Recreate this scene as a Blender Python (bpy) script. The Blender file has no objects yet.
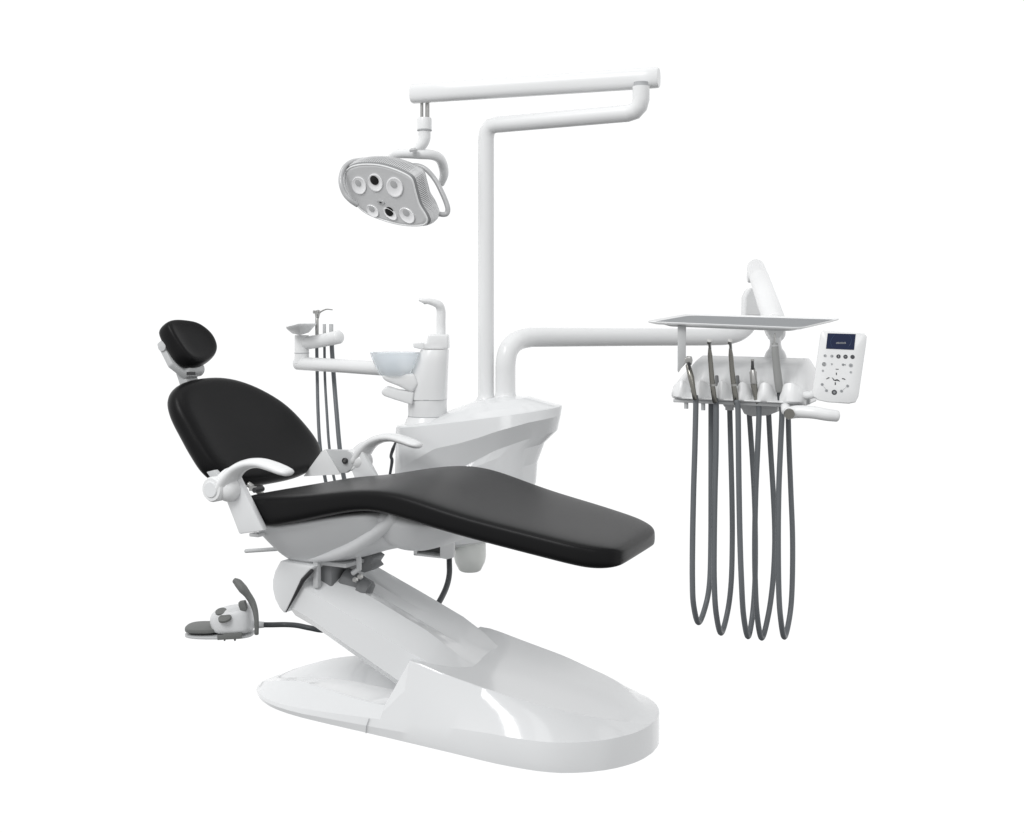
import bpy, bmesh, math, random
from mathutils import Vector, Matrix
S = bpy.context.scene
COL = S.collection
random.seed(3)

# ------------------------------------------------------------------ camera
F, VH, CU = 1200.0, 320.0, 512.0          # focal length in pixels, horizon row, centre column
TH = math.radians(28)
CAM = Vector((1.72, -2.94, 1.15))
RT = Vector((math.cos(TH), math.sin(TH), 0)); FW = Vector((-math.sin(TH), math.cos(TH), 0)); UP = Vector((0, 0, 1))
cam_d = bpy.data.cameras.new('camera'); cam = bpy.data.objects.new('camera', cam_d); COL.objects.link(cam)
cam.location = CAM; cam.rotation_euler = (math.radians(90), 0, TH)
cam_d.sensor_width = 36; cam_d.lens = 36 * F / 1024; cam_d.shift_y = -(416.5 - VH) / 1024
cam_d.clip_start = 0.05; cam_d.clip_end = 200
S.camera = cam
S.view_settings.view_transform = 'Standard'; S.view_settings.look = 'None'
S.view_settings.exposure = 0; S.view_settings.gamma = 1

# ------------------------------------------------------------------ studio light
world = bpy.data.worlds.new('World'); S.world = world; world.use_nodes = True
wn = world.node_tree.nodes; wl = world.node_tree.links
bg = wn['Background']; bg.inputs['Strength'].default_value = 1.03
tc = wn.new('ShaderNodeTexCoord')
def wmath(op, a, b=None):
    n = wn.new('ShaderNodeMath'); n.operation = op
    for i, q in enumerate((a, b)):
        if q is None: continue
        if isinstance(q, (int, float)): n.inputs[i].default_value = q
        else: wl.new(q, n.inputs[i])
    return n.outputs[0]
dot = wn.new('ShaderNodeVectorMath'); dot.operation = 'DOT_PRODUCT'
wl.new(tc.outputs['Generated'], dot.inputs[0]); dot.inputs[1].default_value = (math.sin(TH), -math.cos(TH), 0)
sepw = wn.new('ShaderNodeSeparateXYZ'); wl.new(tc.outputs['Generated'], sepw.inputs[0])
def ramp(src, stops):
    r = wn.new('ShaderNodeValToRGB'); e = r.color_ramp.elements
    while len(e) < len(stops): e.new(0.5)
    for k, (p, c) in enumerate(stops): e[k].position = p; e[k].color = (c, c, c, 1)
    wl.new(src, r.inputs[0]); return r.outputs[0]
back = ramp(wmath('ADD', wmath('MULTIPLY', dot.outputs['Value'], .5), .5), [(0.0, 1.0), (0.52, 1.0), (0.60, .85), (0.74, .50), (0.86, .80), (1.0, .65)])
height = ramp(wmath('ADD', wmath('MULTIPLY', sepw.outputs['Z'], .5), .5), [(0.0, .10), (0.22, .20), (0.29, 1.0), (0.70, 1.0), (0.84, .75), (1.0, .80)])
mixw = wmath('MULTIPLY', back, height)
cmb = wn.new('ShaderNodeCombineColor')
for k, f in enumerate((1.012, 1.015, 1.02)): wl.new(wmath('MULTIPLY', mixw, f), cmb.inputs[k])
wl.new(cmb.outputs[0], bg.inputs['Color'])

def area(name, loc, target, sx, sy, power, col=(1, 1, 1)):
    l = bpy.data.lights.new(name, 'AREA'); l.shape = 'RECTANGLE'; l.size = sx; l.size_y = sy; l.energy = power; l.color = col
    o = bpy.data.objects.new(name, l); COL.objects.link(o); o.location = loc
    o.rotation_euler = (Vector(target) - Vector(loc)).to_track_quat('-Z', 'Y').to_euler()
    return o
area('softbox_overhead', (0.4, -0.5, 8.0), (0, 0, 0.4), 5.2, 4.0, 50)
area('softbox_key', (-.86, -6.8, 6.5), (-.1, 0, .6), 3.6, 2.5, 275)
area('softbox_strip', (-1.8, -3.9, 6.3), (.30, -.19, .1), 1.9, 1.0, 62)
area('softbox_side', (5.7, -7.0, 6.0), (.1, 0, .4), 1.7, 3.0, 58)

# ------------------------------------------------------------------ picture ray -> place in the room
def at(u, v, x=None, y=None, z=None, d=None):
    r = RT * ((u - CU) / F) + FW + UP * ((VH - v) / F)
    if d is not None: t = d
    elif x is not None: t = (x - CAM.x) / r.x
    elif y is not None: t = (y - CAM.y) / r.y
    else: t = (z - CAM.z) / r.z
    return CAM + r * t
def onpl(u, v, P0, n):
    r = RT * ((u - CU) / F) + FW + UP * ((VH - v) / F)
    return CAM + r * ((Vector(P0) - CAM).dot(n) / r.dot(n))

# ------------------------------------------------------------------ materials
def mat(name, col, rough=.4, metal=0., coat=0., noise=None, bump=None, trans=0., ior=1.45, emit=0., spec=.5, alpha=1., sheen=0., rv=0.0):
    m = bpy.data.materials.new(name); m.use_nodes = True
    nt = m.node_tree; p = nt.nodes['Principled BSDF']
    p.inputs['Base Color'].default_value = (*col, 1); p.inputs['Roughness'].default_value = rough
    p.inputs['Metallic'].default_value = metal; p.inputs['Coat Weight'].default_value = coat
    p.inputs['Coat Roughness'].default_value = .08
    p.inputs['Transmission Weight'].default_value = trans; p.inputs['IOR'].default_value = ior
    p.inputs['Specular IOR Level'].default_value = spec; p.inputs['Alpha'].default_value = alpha
    p.inputs['Sheen Weight'].default_value = sheen
    if emit: p.inputs['Emission Color'].default_value = (*col, 1); p.inputs['Emission Strength'].default_value = emit
    t = nt.nodes.new('ShaderNodeTexCoord')
    n = nt.nodes.new('ShaderNodeTexNoise'); n.inputs['Scale'].default_value = noise or 9; n.inputs['Detail'].default_value = 4
    nt.links.new(t.outputs['Object'], n.inputs['Vector'])
    mr = nt.nodes.new('ShaderNodeMapRange'); nt.links.new(n.outputs[0], mr.inputs[0])
    mr.inputs[3].default_value = rough * (.97 - rv * .2); mr.inputs[4].default_value = rough * (1.03 + rv * .2)
    nt.links.new(mr.outputs[0], p.inputs['Roughness'])
    if bump:
        n2 = nt.nodes.new('ShaderNodeTexNoise'); n2.inputs['Scale'].default_value = bump[0]; n2.inputs['Detail'].default_value = 6
        nt.links.new(t.outputs['Object'], n2.inputs['Vector'])
        b = nt.nodes.new('ShaderNodeBump'); b.inputs['Strength'].default_value = bump[1]; b.inputs['Distance'].default_value = .002
        nt.links.new(n2.outputs[0], b.inputs['Height']); nt.links.new(b.outputs[0], p.inputs['Normal'])
    return m
WHITE = mat('gloss_white_paint', (.745, .755, .762), .12, coat=.35, rv=.1)
WHITE2 = mat('satin_white_plastic', (.79, .797, .80), .25, rv=.1)
GREYW = mat('pale_grey_plastic', (.54, .55, .555), .4)
SCALER = mat('grey_handpiece_plastic', (.29, .295, .29), .35)
UNDER = mat('light_grey_shell', (.66, .67, .678), .4)
LEATHER = mat('black_leather', (.008, .008, .0085), .34, bump=(420, .12), spec=.15, rv=.1, noise=4)
HOSE = mat('grey_silicone_hose', (.13, .14, .15), .40, noise=20)
HOSED = mat('dark_hose', (.05, .055, .06), .45)
STEEL = mat('brushed_steel', (.42, .42, .41), .28, metal=1.)
STEELD = mat('dark_steel', (.24, .235, .215), .25, metal=1., noise=40)
TRAYM = mat('tray_steel', (.17, .18, .19), .45, metal=0., noise=60)
SILVER = mat('silver_plastic', (.48, .485, .49), .28, coat=.3)
SILVERD = mat('dark_silver_plastic', (.22, .225, .23), .3, coat=.3)
LAMPF = mat('lamp_face_silver', (.64, .645, .65), .22, coat=.5)
DARK = mat('dark_plastic', (.03, .03, .032), .4)
MIDG = mat('mid_grey_rubber', (.155, .16, .155), .6, bump=(300, .2))
MECH = mat('machine_grey', (.18, .185, .19), .45)
GLASS = mat('frosted_bowl_glass', (.86, .90, .93), .12, trans=.6, ior=1.2, alpha=.72)
LENS = mat('lamp_reflector', (.92, .92, .93), .12, coat=.6)
LENSD = mat('dark_lens', (.015, .015, .015), .15)
SCREEN = mat('screen_navy', (.004, .012, .050), .18)
SCRB = mat('screen_blue', (.03, .07, .16), .3)
GMARK = mat('grey_print', (.25, .26, .27), .5)
LMARK = mat('light_grey_print', (.38, .39, .40), .5)
BLKMARK = mat('black_print', (.02, .02, .025), .5)
MILK = mat('milky_bottle', (.88, .90, .87), .35, trans=.15)
SEAM = mat('seam_grey', (.42, .43, .44), .5)

# ------------------------------------------------------------------ mesh tools
def spline(pts, n=6, closed=False):
    P = [Vector(p) for p in pts]; out = []; N = len(P)
    rng = range(N) if closed else range(N - 1)
    for i in rng:
        if closed: a, b, c, d = P[(i - 1) % N], P[i], P[(i + 1) % N], P[(i + 2) % N]
        else:
            b, c = P[i], P[i + 1]; a = P[i - 1] if i else b * 2 - c; d = P[i + 2] if i + 2 < N else c * 2 - b
        for k in range(n):
            t = k / n
            out.append(.5 * ((2 * b) + (c - a) * t + (2 * a - 5 * b + 4 * c - d) * t * t + (3 * b - a - 3 * c + d) * t ** 3))
    if not closed: out.append(P[-1])
    return out
def table(tb, x):
    for (a, va), (b, vb) in zip(tb, tb[1:]):
        if x <= b:
            t = max(0, (x - a) / (b - a)); return va + (vb - va) * t
    return tb[-1][1]
def stable(tb, x):
    n = len(tb)
    if x <= tb[0][0]: return tb[0][1]
    if x >= tb[-1][0]: return tb[-1][1]
    sl = [(tb[i + 1][1] - tb[i][1]) / (tb[i + 1][0] - tb[i][0]) for i in range(n - 1)]
    tg = [sl[0]] + [0 if sl[i - 1] * sl[i] <= 0 else 2 * sl[i - 1] * sl[i] / (sl[i - 1] + sl[i]) for i in range(1, n - 1)] + [sl[-1]]
    i = max(k for k in range(n - 1) if tb[k][0] <= x); h = tb[i + 1][0] - tb[i][0]; t = (x - tb[i][0]) / h
    return (2 * t ** 3 - 3 * t * t + 1) * tb[i][1] + (t ** 3 - 2 * t * t + t) * h * tg[i] + (-2 * t ** 3 + 3 * t * t) * tb[i + 1][1] + (t ** 3 - t * t) * h * tg[i + 1]
class M:
    def __init__(s): s.v = []; s.f = []
    def add(s, vs, fs):
        o = len(s.v); s.v += [Vector(p) for p in vs]; s.f += [tuple(i + o for i in f) for f in fs]; return s
    def loft(s, rings, cap=True, closed=True):
        n = len(rings[0]); vs = [p for r in rings for p in r]; fs = []
        for i in range(len(rings) - 1):
            for j in range(n if closed else n - 1):
                k = (j + 1) % n; fs.append((i * n + j, i * n + k, (i + 1) * n + k, (i + 1) * n + j))
        if cap and closed: fs += [tuple(range(n))[::-1], tuple(range((len(rings) - 1) * n, len(rings) * n))]
        return s.add(vs, fs)
    def tube(s, path, r, n=16, flat=1., ref=None, rounded=True):
        P = [Vector(p) for p in path]; N = len(P)
        if isinstance(r, (int, float)): rr = [r] * N
        else:
            rr = []
            for i in range(N):
                t = i / (N - 1) * (len(r) - 1); k = min(int(t), len(r) - 2); rr.append(r[k] + (r[k + 1] - r[k]) * (t - k))
        T = [(P[min(i + 1, N - 1)] - P[max(i - 1, 0)]).normalized() for i in range(N)]
        if rounded:
            P0, PN, r0, rN = P[0], P[-1], rr[0], rr[-1]
            for c, q in ((.97, .3), (.85, .6), (.5, .9)): pass
            pre = [(P0 - T[0] * r0 * .45 * math.sin(a), r0 * math.cos(a)) for a in (1.45, 1.1, .6)]
            post = [(PN + T[-1] * rN * .45 * math.sin(a), rN * math.cos(a)) for a in (.6, 1.1, 1.45)]
            P = [q[0] for q in pre] + P + [q[0] for q in post]; rr = [q[1] for q in pre] + rr + [q[1] for q in post]
            T = [T[0]] * 3 + T + [T[-1]] * 3
        up = Vector(ref) if ref is not None else (Vector((0, 0, 1)) if abs(T[0].z) < .9 else Vector((1, 0, 0)))
        rings = []
        a = None
        for p, t, q in zip(P, T, rr):
            if a is None or ref is not None: a = (up - t * up.dot(t)).normalized()
            else: a = (a - t * a.dot(t)).normalized()
            b = t.cross(a)
            rings.append([p + a * q * flat * math.cos(2 * math.pi * k / n) + b * q * math.sin(2 * math.pi * k / n) for k in range(n)])
        return s.loft(rings)
    def lathe(s, prof, origin, axis=(0, 0, 1), n=32):
        ax = Vector(axis).normalized(); o = Vector(origin)
        a = ax.orthogonal().normalized(); b = ax.cross(a)
        return s.loft([[o + ax * h + (a * math.cos(2 * math.pi * k / n) + b * math.sin(2 * math.pi * k / n)) * max(r, .0002) for k in range(n)] for r, h in prof])
    def prism(s, poly, vec):
        v = Vector(vec); P = [Vector(p) for p in poly]; return s.loft([P, [p + v for p in P]])
    def box(s, c, sx, sy, sz, ax=None):
        X, Y, Z = ax or (Vector((1, 0, 0)), Vector((0, 1, 0)), UP); c = Vector(c)
        q = [c + X * i * sx / 2 + Y * j * sy / 2 - Z * sz / 2 for i, j in ((-1, -1), (1, -1), (1, 1), (-1, 1))]
        return s.prism(q, Z * sz)
ORG = Vector((0, 0, 0))
def build(name, m, material, parent=None, bevel=0., seg=2, sub=0, ang=35, bang=30, org=None):
    me = bpy.data.meshes.new(name); o0 = ORG if org is None else Vector(org)
    me.from_pydata([tuple(p - o0) for p in m.v], [], m.f)
    bm = bmesh.new(); bm.from_mesh(me)
    bmesh.ops.recalc_face_normals(bm, faces=bm.faces)
    if bevel:
        es = [e for e in bm.edges if len(e.link_faces) == 2 and e.calc_face_angle(0) > math.radians(bang)]
        bmesh.ops.bevel(bm, geom=es, offset=bevel, segments=seg, profile=.5, affect='EDGES', clamp_overlap=True)
    bm.to_mesh(me); bm.free()
    me.polygons.foreach_set('use_smooth', [True] * len(me.polygons))
    if not sub: me.set_sharp_from_angle(angle=math.radians(ang))
    me.materials.append(material)
    ob = bpy.data.objects.new(name, me); COL.objects.link(ob)
    if sub:
        sm = ob.modifiers.new('smooth', 'SUBSURF'); sm.levels = sub; sm.render_levels = sub
    if parent is not None: ob.parent = parent
    return ob
def thing(name, label, cat, loc=(0, 0, 0), group=None):
    global ORG
    e = bpy.data.objects.new(name, None); COL.objects.link(e); e.location = loc; ORG = Vector(loc)
    e.empty_display_size = .05; e['label'] = label; e['category'] = cat
    if group: e['group'] = group
    return e
def V(*a): return Vector(a)

# ================================================================== DENTAL CHAIR
chair = thing('dental_chair', 'reclining dental chair with black leather upholstery on a glossy white boat shaped base', 'dental chair')
YC = .05
HW = [(-.745, .004), (-.742, .030), (-.730, .070), (-.70, .104), (-.65, .146), (-.56, .190), (-.45, .214), (-.17, .235), (.08, .255), (.25, .268), (.33, .264), (.39, .250), (.44, .222), (.48, .187), (.51, .148), (.535, .098), (.548, .05), (.552, .008)]
ZR = [(-.745, .010), (-.6, .018), (-.45, .026), (-.17, .045), (.08, .066), (.2, .075), (.552, .078)]
HK = [(-.745, .003), (-.742, .020), (-.730, .052), (-.70, .076), (-.65, .106), (-.56, .142), (-.45, .166), (-.17, .205), (-.16, .205), (-.085, .199), (.10, .197), (.30, .188), (.38, .166), (.44, .130), (.48, .096), (.51, .066), (.535, .035), (.548, .015), (.552, .003)]
ZK = [(-.745, .012), (-.742, .016), (-.730, .020), (-.70, .033), (-.65, .050), (-.56, .073), (-.45, .086), (-.165, .078), (-.160, .078), (-.085, .210), (.02, .190), (.18, .163), (.30, .145), (.38, .131), (.44, .115), (.51, .095), (.552, .080)]
xs = sorted(set([-.745, -.742, -.737, -.730, -.72, -.70, -.675, -.65, -.62, -.59, -.56, -.53, -.5, -.45, -.40, -.34, -.28, -.22, -.165, -.16, -.085, .51, .523, .535, .542, .548, .552] + [-.05 + .03 * i for i in range(19)]))
rings = []
FZ = [(-.12, 0), (-.085, .004), (.0, .010), (.2, .004), (.3, -.008), (.45, -.010), (.552, 0)]
for x in xs:
    h, zr = stable(HW, x), table(ZR, x)
    k, zk = (table(HK, x), table(ZK, x)) if -.17 < x < -.08 else (stable(HK, x), stable(ZK, x))
    dip = (.032 * min(1, max(0, (-.17 - x) / .05), max(0, (x + .72) / .15)) if x < -.1 else 0) if x < -.1 else .009 * max(0, 1 - abs(x - .12) / .35)
    zq = max(0, zk - zr)
    rim = [(YC - h * .985, 0), (YC - h, zr * .5), (YC - h * .985, zr), (YC - (h * .5 + k * .5) - zq * .02, zr + zq * .51), (YC - k * 1.012, zk - zq * .02), (YC - k, zk), (YC - k * .5, zk - dip * .6), (YC, zk - dip), (YC + k * .5, zk - dip * .4),
           (YC + k, zk + table(FZ, x)), (YC + k * 1.012, zk + table(FZ, x) - zq * .02), (YC + (h * .5 + k * .5), zr + (zq + table(FZ, x)) * .52), (YC + h * .985, zr), (YC + h, zr * .5), (YC + h * .985, 0)]
    rings.append([V(x, y, z) for y, z in rim])
bm_ = M().loft(rings)
base = build('base', bm_, WHITE, chair, ang=15)
# seam in the base skirt
p0 = at(363, 712.5, z=.040); p1 = at(357, 727, z=.002)
build('base_seam', M().tube([V(-.205, -.1842, .001), V(-.202, -.1862, .022), V(-.195, -.1835, .043)], .0011, 8), SEAM, base)

# lift arm (cover)
def armsec(x, zt, zb, y0=-.13, yf=.175, hf=.035, ch=1.):  # top valley is shaped to darken like a reflection of the seat
    return [V(x - .062, y0 + .055, zb - .026), V(x - .045, y0, zb + .016), V(x, y0, zt), V(x + .008, y0 + .040, zt + .026 * ch), V(x + .012, y0 + .080, zt + .042 * ch), V(x + .012, y0 + .115, zt + .034 * ch), V(x + .012, y0 + .16, zt + .016 * ch),
            V(x + .012, y0 + .22, zt + .016 * ch), V(x + .010, yf - .035, zt + hf - .004), V(x + .005, yf - .012, zt + hf), V(x, yf, zt + hf - .014), V(x - .05, yf, zb), V(x - .055, yf - .04, zb - .02)]
secs = [armsec(-.475, .372, .292), armsec(-.40, .343, .266), armsec(-.25, .286, .198), armsec(-.10, .229, .132, hf=.033, ch=.95), armsec(-.03, .200, .10, y0=-.120, hf=.024, ch=.6), armsec(.03, .170, .08, y0=-.108, hf=.010, ch=.3), armsec(.12, .128, .04, y0=-.09, hf=.0, ch=.2), armsec(.2, .085, .02, y0=-.08, hf=.0, ch=.1)]
arm = build('lift_arm', M().loft(secs), WHITE, chair, ang=14)

# cowl behind the arm's upper joint
cw = [(280, 560.6), (274.5, 571), (272, 581), (272.3, 590), (274.5, 599), (279, 608), (284, 613.8), (286.5, 610), (293, 597.6), (302, 579), (308, 572), (314, 566.5)]
poly = [at(u, v, y=-.145) for u, v in cw]
build('joint_cowl', M().prism(poly, (0, .31, 0)), WHITE, chair, bevel=.006, bang=40, seg=3)
build('cowl_hollow_shade', M().tube([at(286, 612, y=-.140), at(293.5, 598, y=-.140), at(303, 580, y=-.140), at(312, 570.5, y=-.140)], [.002, .0045, .007, .006], 10), DARK, chair)  # dark tube stands for the shade in the hollow where the arm enters

# seat shell (pan)
SHELL = [  # x, z_top, z_bottom, half width top, half width bottom
    (-.60, .545, .520, .19, .10), (-.585, .552, .470, .205, .11), (-.555, .560, .432, .215, .12), (-.50, .568, .420, .22, .125), (-.44, .580, .420, .225, .12),
    (-.36, .596, .440, .228, .115), (-.28, .612, .466, .23, .12), (-.20, .624, .492, .23, .125), (-.13, .628, .505, .23, .14)]
rings = []
for x, zt, zb, wt, wb in SHELL:
    h = zt - zb
    rings.append([V(x, s * y, z) for s, y, z in ((-1, wt, zt), (-1, wt * .99, zt - .12 * h), (-1, (wt * .62 + wb * .38), zt - .5 * h), (-1, wb, zb + .12 * h), (-1, wb * .7, zb), (1, wb * .7, zb), (1, wb, zb + .12 * h), (1, (wt * .62 + wb * .38), zt - .5 * h), (1, wt * .99, zt - .12 * h), (1, wt, zt))])
shell = build('seat_shell', M().loft(rings), UNDER, chair, sub=2)
build('shell_rib', M().tube(spline([V(-.47, -.118, .450), V(-.38, -.128, .468), V(-.27, -.150, .510), V(-.17, -.178, .566), V(-.10, -.198, .610)], 6), [.008, .019, .021, .018], 16), UNDER, shell, ang=60)
LSH = [(-.20, .630, .520, .20, .14), (-.14, .634, .502, .215, .15), (-.09, .628, .500, .22, .15), (-.05, .620, .506, .22, .14), (-.02, .61, .524, .21, .13), (.02, .60, .552, .18, .12), (.05, .598, .580, .14, .10)]
rings = []
for x, zt, zb, wt, wb in LSH:
    rings.append([V(x, s * y, z) for s, y, z in ((-1, wt, zt), (-1, wt * .97, (zt * .7 + zb * .3)), (-1, wb, zb + .01), (-1, wb * .7, zb), (1, wb * .7, zb), (1, wb, zb + .01), (1, wt * .97, (zt * .7 + zb * .3)), (1, wt, zt))])
build('leg_rest_shell', M().loft(rings), UNDER, chair, sub=2)

# seat + leg rest cushion
TOP = [(-.555, .632), (-.50, .640), (-.386, .653), (-.269, .672), (-.185, .684), (-.103, .688), (-.03, .681), (.033, .668), (.166, .639), (.419, .596), (.498, .583), (.56, .575)]
BOT = [(-.505, .557), (-.341, .594), (-.185, .628), (-.113, .630), (-.043, .618), (.166, .580), (.419, .539), (.498, .527), (.56, .526)]
tp = spline([(x, 0, z) for x, z in TOP], 4); bt = spline([(x, 0, z) for x, z in BOT], 4)
tpt = [(p.x, p.z) for p in tp]; btt = [(p.x, p.z) for p in bt]
def halfw(x): return table([(-.6, .25), (-.55, .262), (-.4, .268), (0, .27), (.1, .268), (.45, .238), (.56, .228)], x)
rings = []
def csec(x, grow=1., zs=1., slant=0.):
    w = halfw(x) * grow; zt = table(tpt, x); zb = table(btt, x); zm = (zt + zb) / 2; h = (zt - zb) / 2 * zs
    crown = .016
    pr = [(-.80, -1.0), (-.955, -.93), (-1.0, -0.5), (-1.006, 0.25), (-1.0, 0.8), (-0.975, 1.06), (-0.92, 1.19), (-0.76, 1.26), (-0.45, 1.28), (0, 1.28), (0.45, 1.28), (0.76, 1.26), (0.92, 1.19), (0.975, 1.06), (1.0, 0.8), (1.006, 0.25), (1.0, -0.5), (.955, -.93), (.80, -1.0), (0, -1.0)]
    sk = .095 * max(0, (x - .3) / .26)
    return [V(x + slant * (.5 - .5 * q) - sk * (w * y + .23) - (.10 * max(0, (-.40 - x) / .17) * max(0, .1 - w * y) * 1.2), w * y, zm + h * q + (.011 * math.exp(-((x + .17) / .2) ** 2) * min(1, max(0, (w * y + .15) / .2)) if q > 0 else 0)) for y, q in pr]
rings = [csec(-.570, .80, .35, .05), csec(-.566, .93, .75, .055), csec(-.555, .985, .97, .055), csec(-.53, 1, 1, .045)]
for x in (-.48, -.40, -.32, -.24, -.17, -.11, -.05, .01, .08, .16, .24, .32, .38, .43): rings.append(csec(x, 1, 1, .03 * max(0, (-.3 - x) / .2)))
rings += [csec(.472, .975, 1), csec(.497, .935, .98), csec(.519, .88, .95), csec(.538, .81, .89), csec(.552, .72, .78), csec(.561, .60, .48)]
cush = build('seat_cushion', M().loft(rings), LEATHER, chair, sub=2)

# backrest from its outline on a tilted plane
a = math.radians(56); BP = V(-.795, 0, .688); BU = V(-math.cos(a), 0, math.sin(a)); BN = V(math.sin(a), 0, math.cos(a))
def pad(outline, P0, Uv, Nv, t, dish=.008, n=3):
    ol = spline([V(y, s, 0) for y, s in outline], n, closed=True); c = sum(ol, V(0, 0, 0)) / len(ol)
    prof = [(.55, -.5), (.86, -.5), (.955, -.40), (.992, -.18), (1.0, .05), (.985, .28), (.945, .43), (.88, .50), (.78, .48), (.60, .44), (.35, .42), (.12, .415)]
    rings = []
    for k, h in prof:
        rings.append([P0 + V(0, 1, 0) * (c.x + (p.x - c.x) * k) + Uv * (c.y + (p.y - c.y) * k) + Nv * h * t for p in ol])
    return M().loft(rings)
bo = [(-.190, .140), (-.190, .225), (-.160, .285), (-.085, .316), (.06, .322), (.19, .286), (.310, .203), (.368, .102), (.384, .020), (.346, -.034), (.235, -.064), (.09, -.068), (-.03, -.064), (-.12, -.045), (-.170, .005), (-.185, .07)]
back = build('backrest', pad(bo, BP, BU, BN, .075), LEATHER, chair, sub=1)
bo2 = [(c[0] * .87 + .016, c[1] * .87 + .014) for c in bo]
build('back_shell', pad(bo2, BP - BN * .045, BU, BN, .03), GREYW, back, sub=1)
# headrest
HP = V(-1.046, 0, 1.106) + BN * .012
ho = [(-.112, -.01), (-.105, .022), (-.075, .036), (-.02, .036), (.045, .022), (.085, -.022), (.083, -.075), (.045, -.115), (-.02, -.138), (-.072, -.134), (-.098, -.105), (-.108, -.06)]
HU = BU; ho = [(a_ * .955, b_ * .94 - .002) for a_, b_ in ho]; head = build('headrest', pad(ho, HP + V(0, .0, 0), HU, BN, .062, n=4), LEATHER, chair, sub=1)
build('headrest_plate', M().loft([[HP - BN * h + V(0, 1, 0) * y + HU * s_ for y, s_ in ((-.098, -.012), (-.098, -.10), (-.055, -.15), (-.005, -.15), (.02, -.05), (0, .01))] for h in (.030, .054)]), GREYW, head, bevel=.005)
pk = onpl(166, 347, HP - BN * .06, BN)
build('adjust_knob', M().lathe([(0, -.03), (.016, -.028), (.018, -.02), (.018, .02), (.015, .026), (0, .028)], at(168, 346, y=-.075), (0, 1, 0)), GREYW, head)
q0 = at(188, 366, y=-.02); q1 = at(193, 388, y=-.02)
dv = (q1 - q0).normalized()
build('headrest_stem', M().prism([q0 + V(-.03, -.035, 0), q0 + V(.008, -.035, 0), q1 + V(.016, -.035, 0), q1 + V(-.02, -.035, 0)], (0, .055, 0)), GREYW, head, bevel=.004)
build('stem_slot', M().box(at(191, 373.5, y=-.058), .034, .004, .010), DARK, head)
build('stem_hinge', M().lathe([(0, 0), (.020, .001), (.023, .006), (.023, .07), (.020, .075), (0, .076)], at(183.5, 370, y=-.06), (0, 1, 0)), GREYW, head)

# armrests
def armrest(yy, side, parent):
    dx = -.005 if side < 0 else .038; dz = 0 if side < 0 else .022
    def q(u, v, off=0.): p = at(u, v, y=-.30); return V(p.x + dx, yy + off, p.z + dz)
    path = spline([q(226, 489), q(231, 479), q(239, 469.5), q(250, 464), (q(262, 463.2)), q(274, 466.5), q(284, 470.5), q(289.5, 472.5)], 5)
    m = M().tube(path, [.044, .042, .036, .032, .030, .030, .029, .024], 18, flat=.46, ref=(.25, 0, 1))
    m.tube(spline([q(222, 484), q(230, 474), q(240, 470)], 4), [.024, .018, .010], 14)
    ar = build('armrest', m, WHITE2, parent, ang=60)
    hub = q(222, 488); sgn = side
    m2 = M().lathe([(0, -.036), (.030, -.036), (.034, -.030), (.036, -.01), (.036, .034), (.032, .040), (0, .041)], hub, (0, -sgn * -1, 0) if sgn > 0 else (0, -1, 0), 36)
    h = build('pivot_hub', m2, WHITE2, ar, ang=40)
    m3 = M().lathe([(0, 0), (.021, 0), (.023, -.002), (.023, -.006), (0, -.006)][::-1], hub + V(0, sgn * .044, 0), (0, sgn, 0), 36)
    build('pivot_cap', m3, WHITE, ar)
    m4 = M().lathe([(.036 * math.sin(p), -.036 * math.cos(p)) for p in [math.pi * i / 16 for i in range(17)]], q(229.5, 489.5, -sgn * .004), (0, 1, 0), 32)
    build('hub_collar', m4, WHITE2, ar)
    pl = [q(224, 500), q(237.5, 535), (q(262, 531.5)), q(235, 477), q(228, 480)]
    m5 = M().prism([p + V(0, -sgn * .012, 0) for p in pl], (0, -sgn * .022, 0))
    build('strut', m5, WHITE, ar, bevel=.004)
armrest(-.300, -1, chair); armrest(.300, 1, chair)
# far hinge bracket with its bolt
hb = [(304, 476), (324, 449.5), (346, 450), (351, 453), (354, 458), (354, 464), (351, 469), (346, 473), (326, 474)]
for yy, off in ((.262, 0), ):
    br = build('hinge_bracket', M().prism([at(u, v, y=yy) for u, v in hb], (0, .018, 0)), GREYW, chair, bevel=.003)
    build('bracket_cheek', M().prism([at(u, v, y=yy - .002) for u, v in ((304, 476.3), (322, 451.5), (326, 449.3), (341, 474.3))], (0, -.004, 0)), WHITE2, br, bevel=.001)
    build('bolt', M().lathe([(0, 0), (.009, 0), (.010, -.003), (.010, -.008), (.006, -.010), (.005, -.006), (0, -.006)][::-1], at(345.8, 460.7, y=yy), (0, 1, 0)), DARK, br)
    build('bolt_core', M().lathe([(0, -.009), (.005, -.009), (.005, -.007), (0, -.007)], at(345.8, 460.7, y=yy), (0, 1, 0)), STEEL, br)
nb = [(206, 472), (214, 470), (232, 492), (226, 500)]
build('hinge_bracket', M().prism([at(u, v, y=-.262) for u, v in nb], (0, .018, 0)), GREYW, chair, bevel=.003)
build('recline_hinge', M().tube([at(248, 484, y=-.06), at(257, 490, y=-.04), at(268, 500, y=-.02)], .009, 10).box(at(256, 488, y=-.05), .03, .03, .016), STEEL, chair)
build('hinge_pin', M().lathe([(0, -.02), (.008, -.02), (.008, .02), (0, .02)], at(258.5, 489.5, y=-.06), (0, 1, 0)), DARK, chair)
build('recline_lever', M().tube([at(246, 551, y=-.10), at(262, 550, y=-.10), at(285, 548.5, y=-.10)], .0075, 10, flat=.8), GREYW, chair)
build('latch_tab', M().box(at(257, 534.5, y=-.22), .034, .03, .010), WHITE2, chair, bevel=.002)

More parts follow.
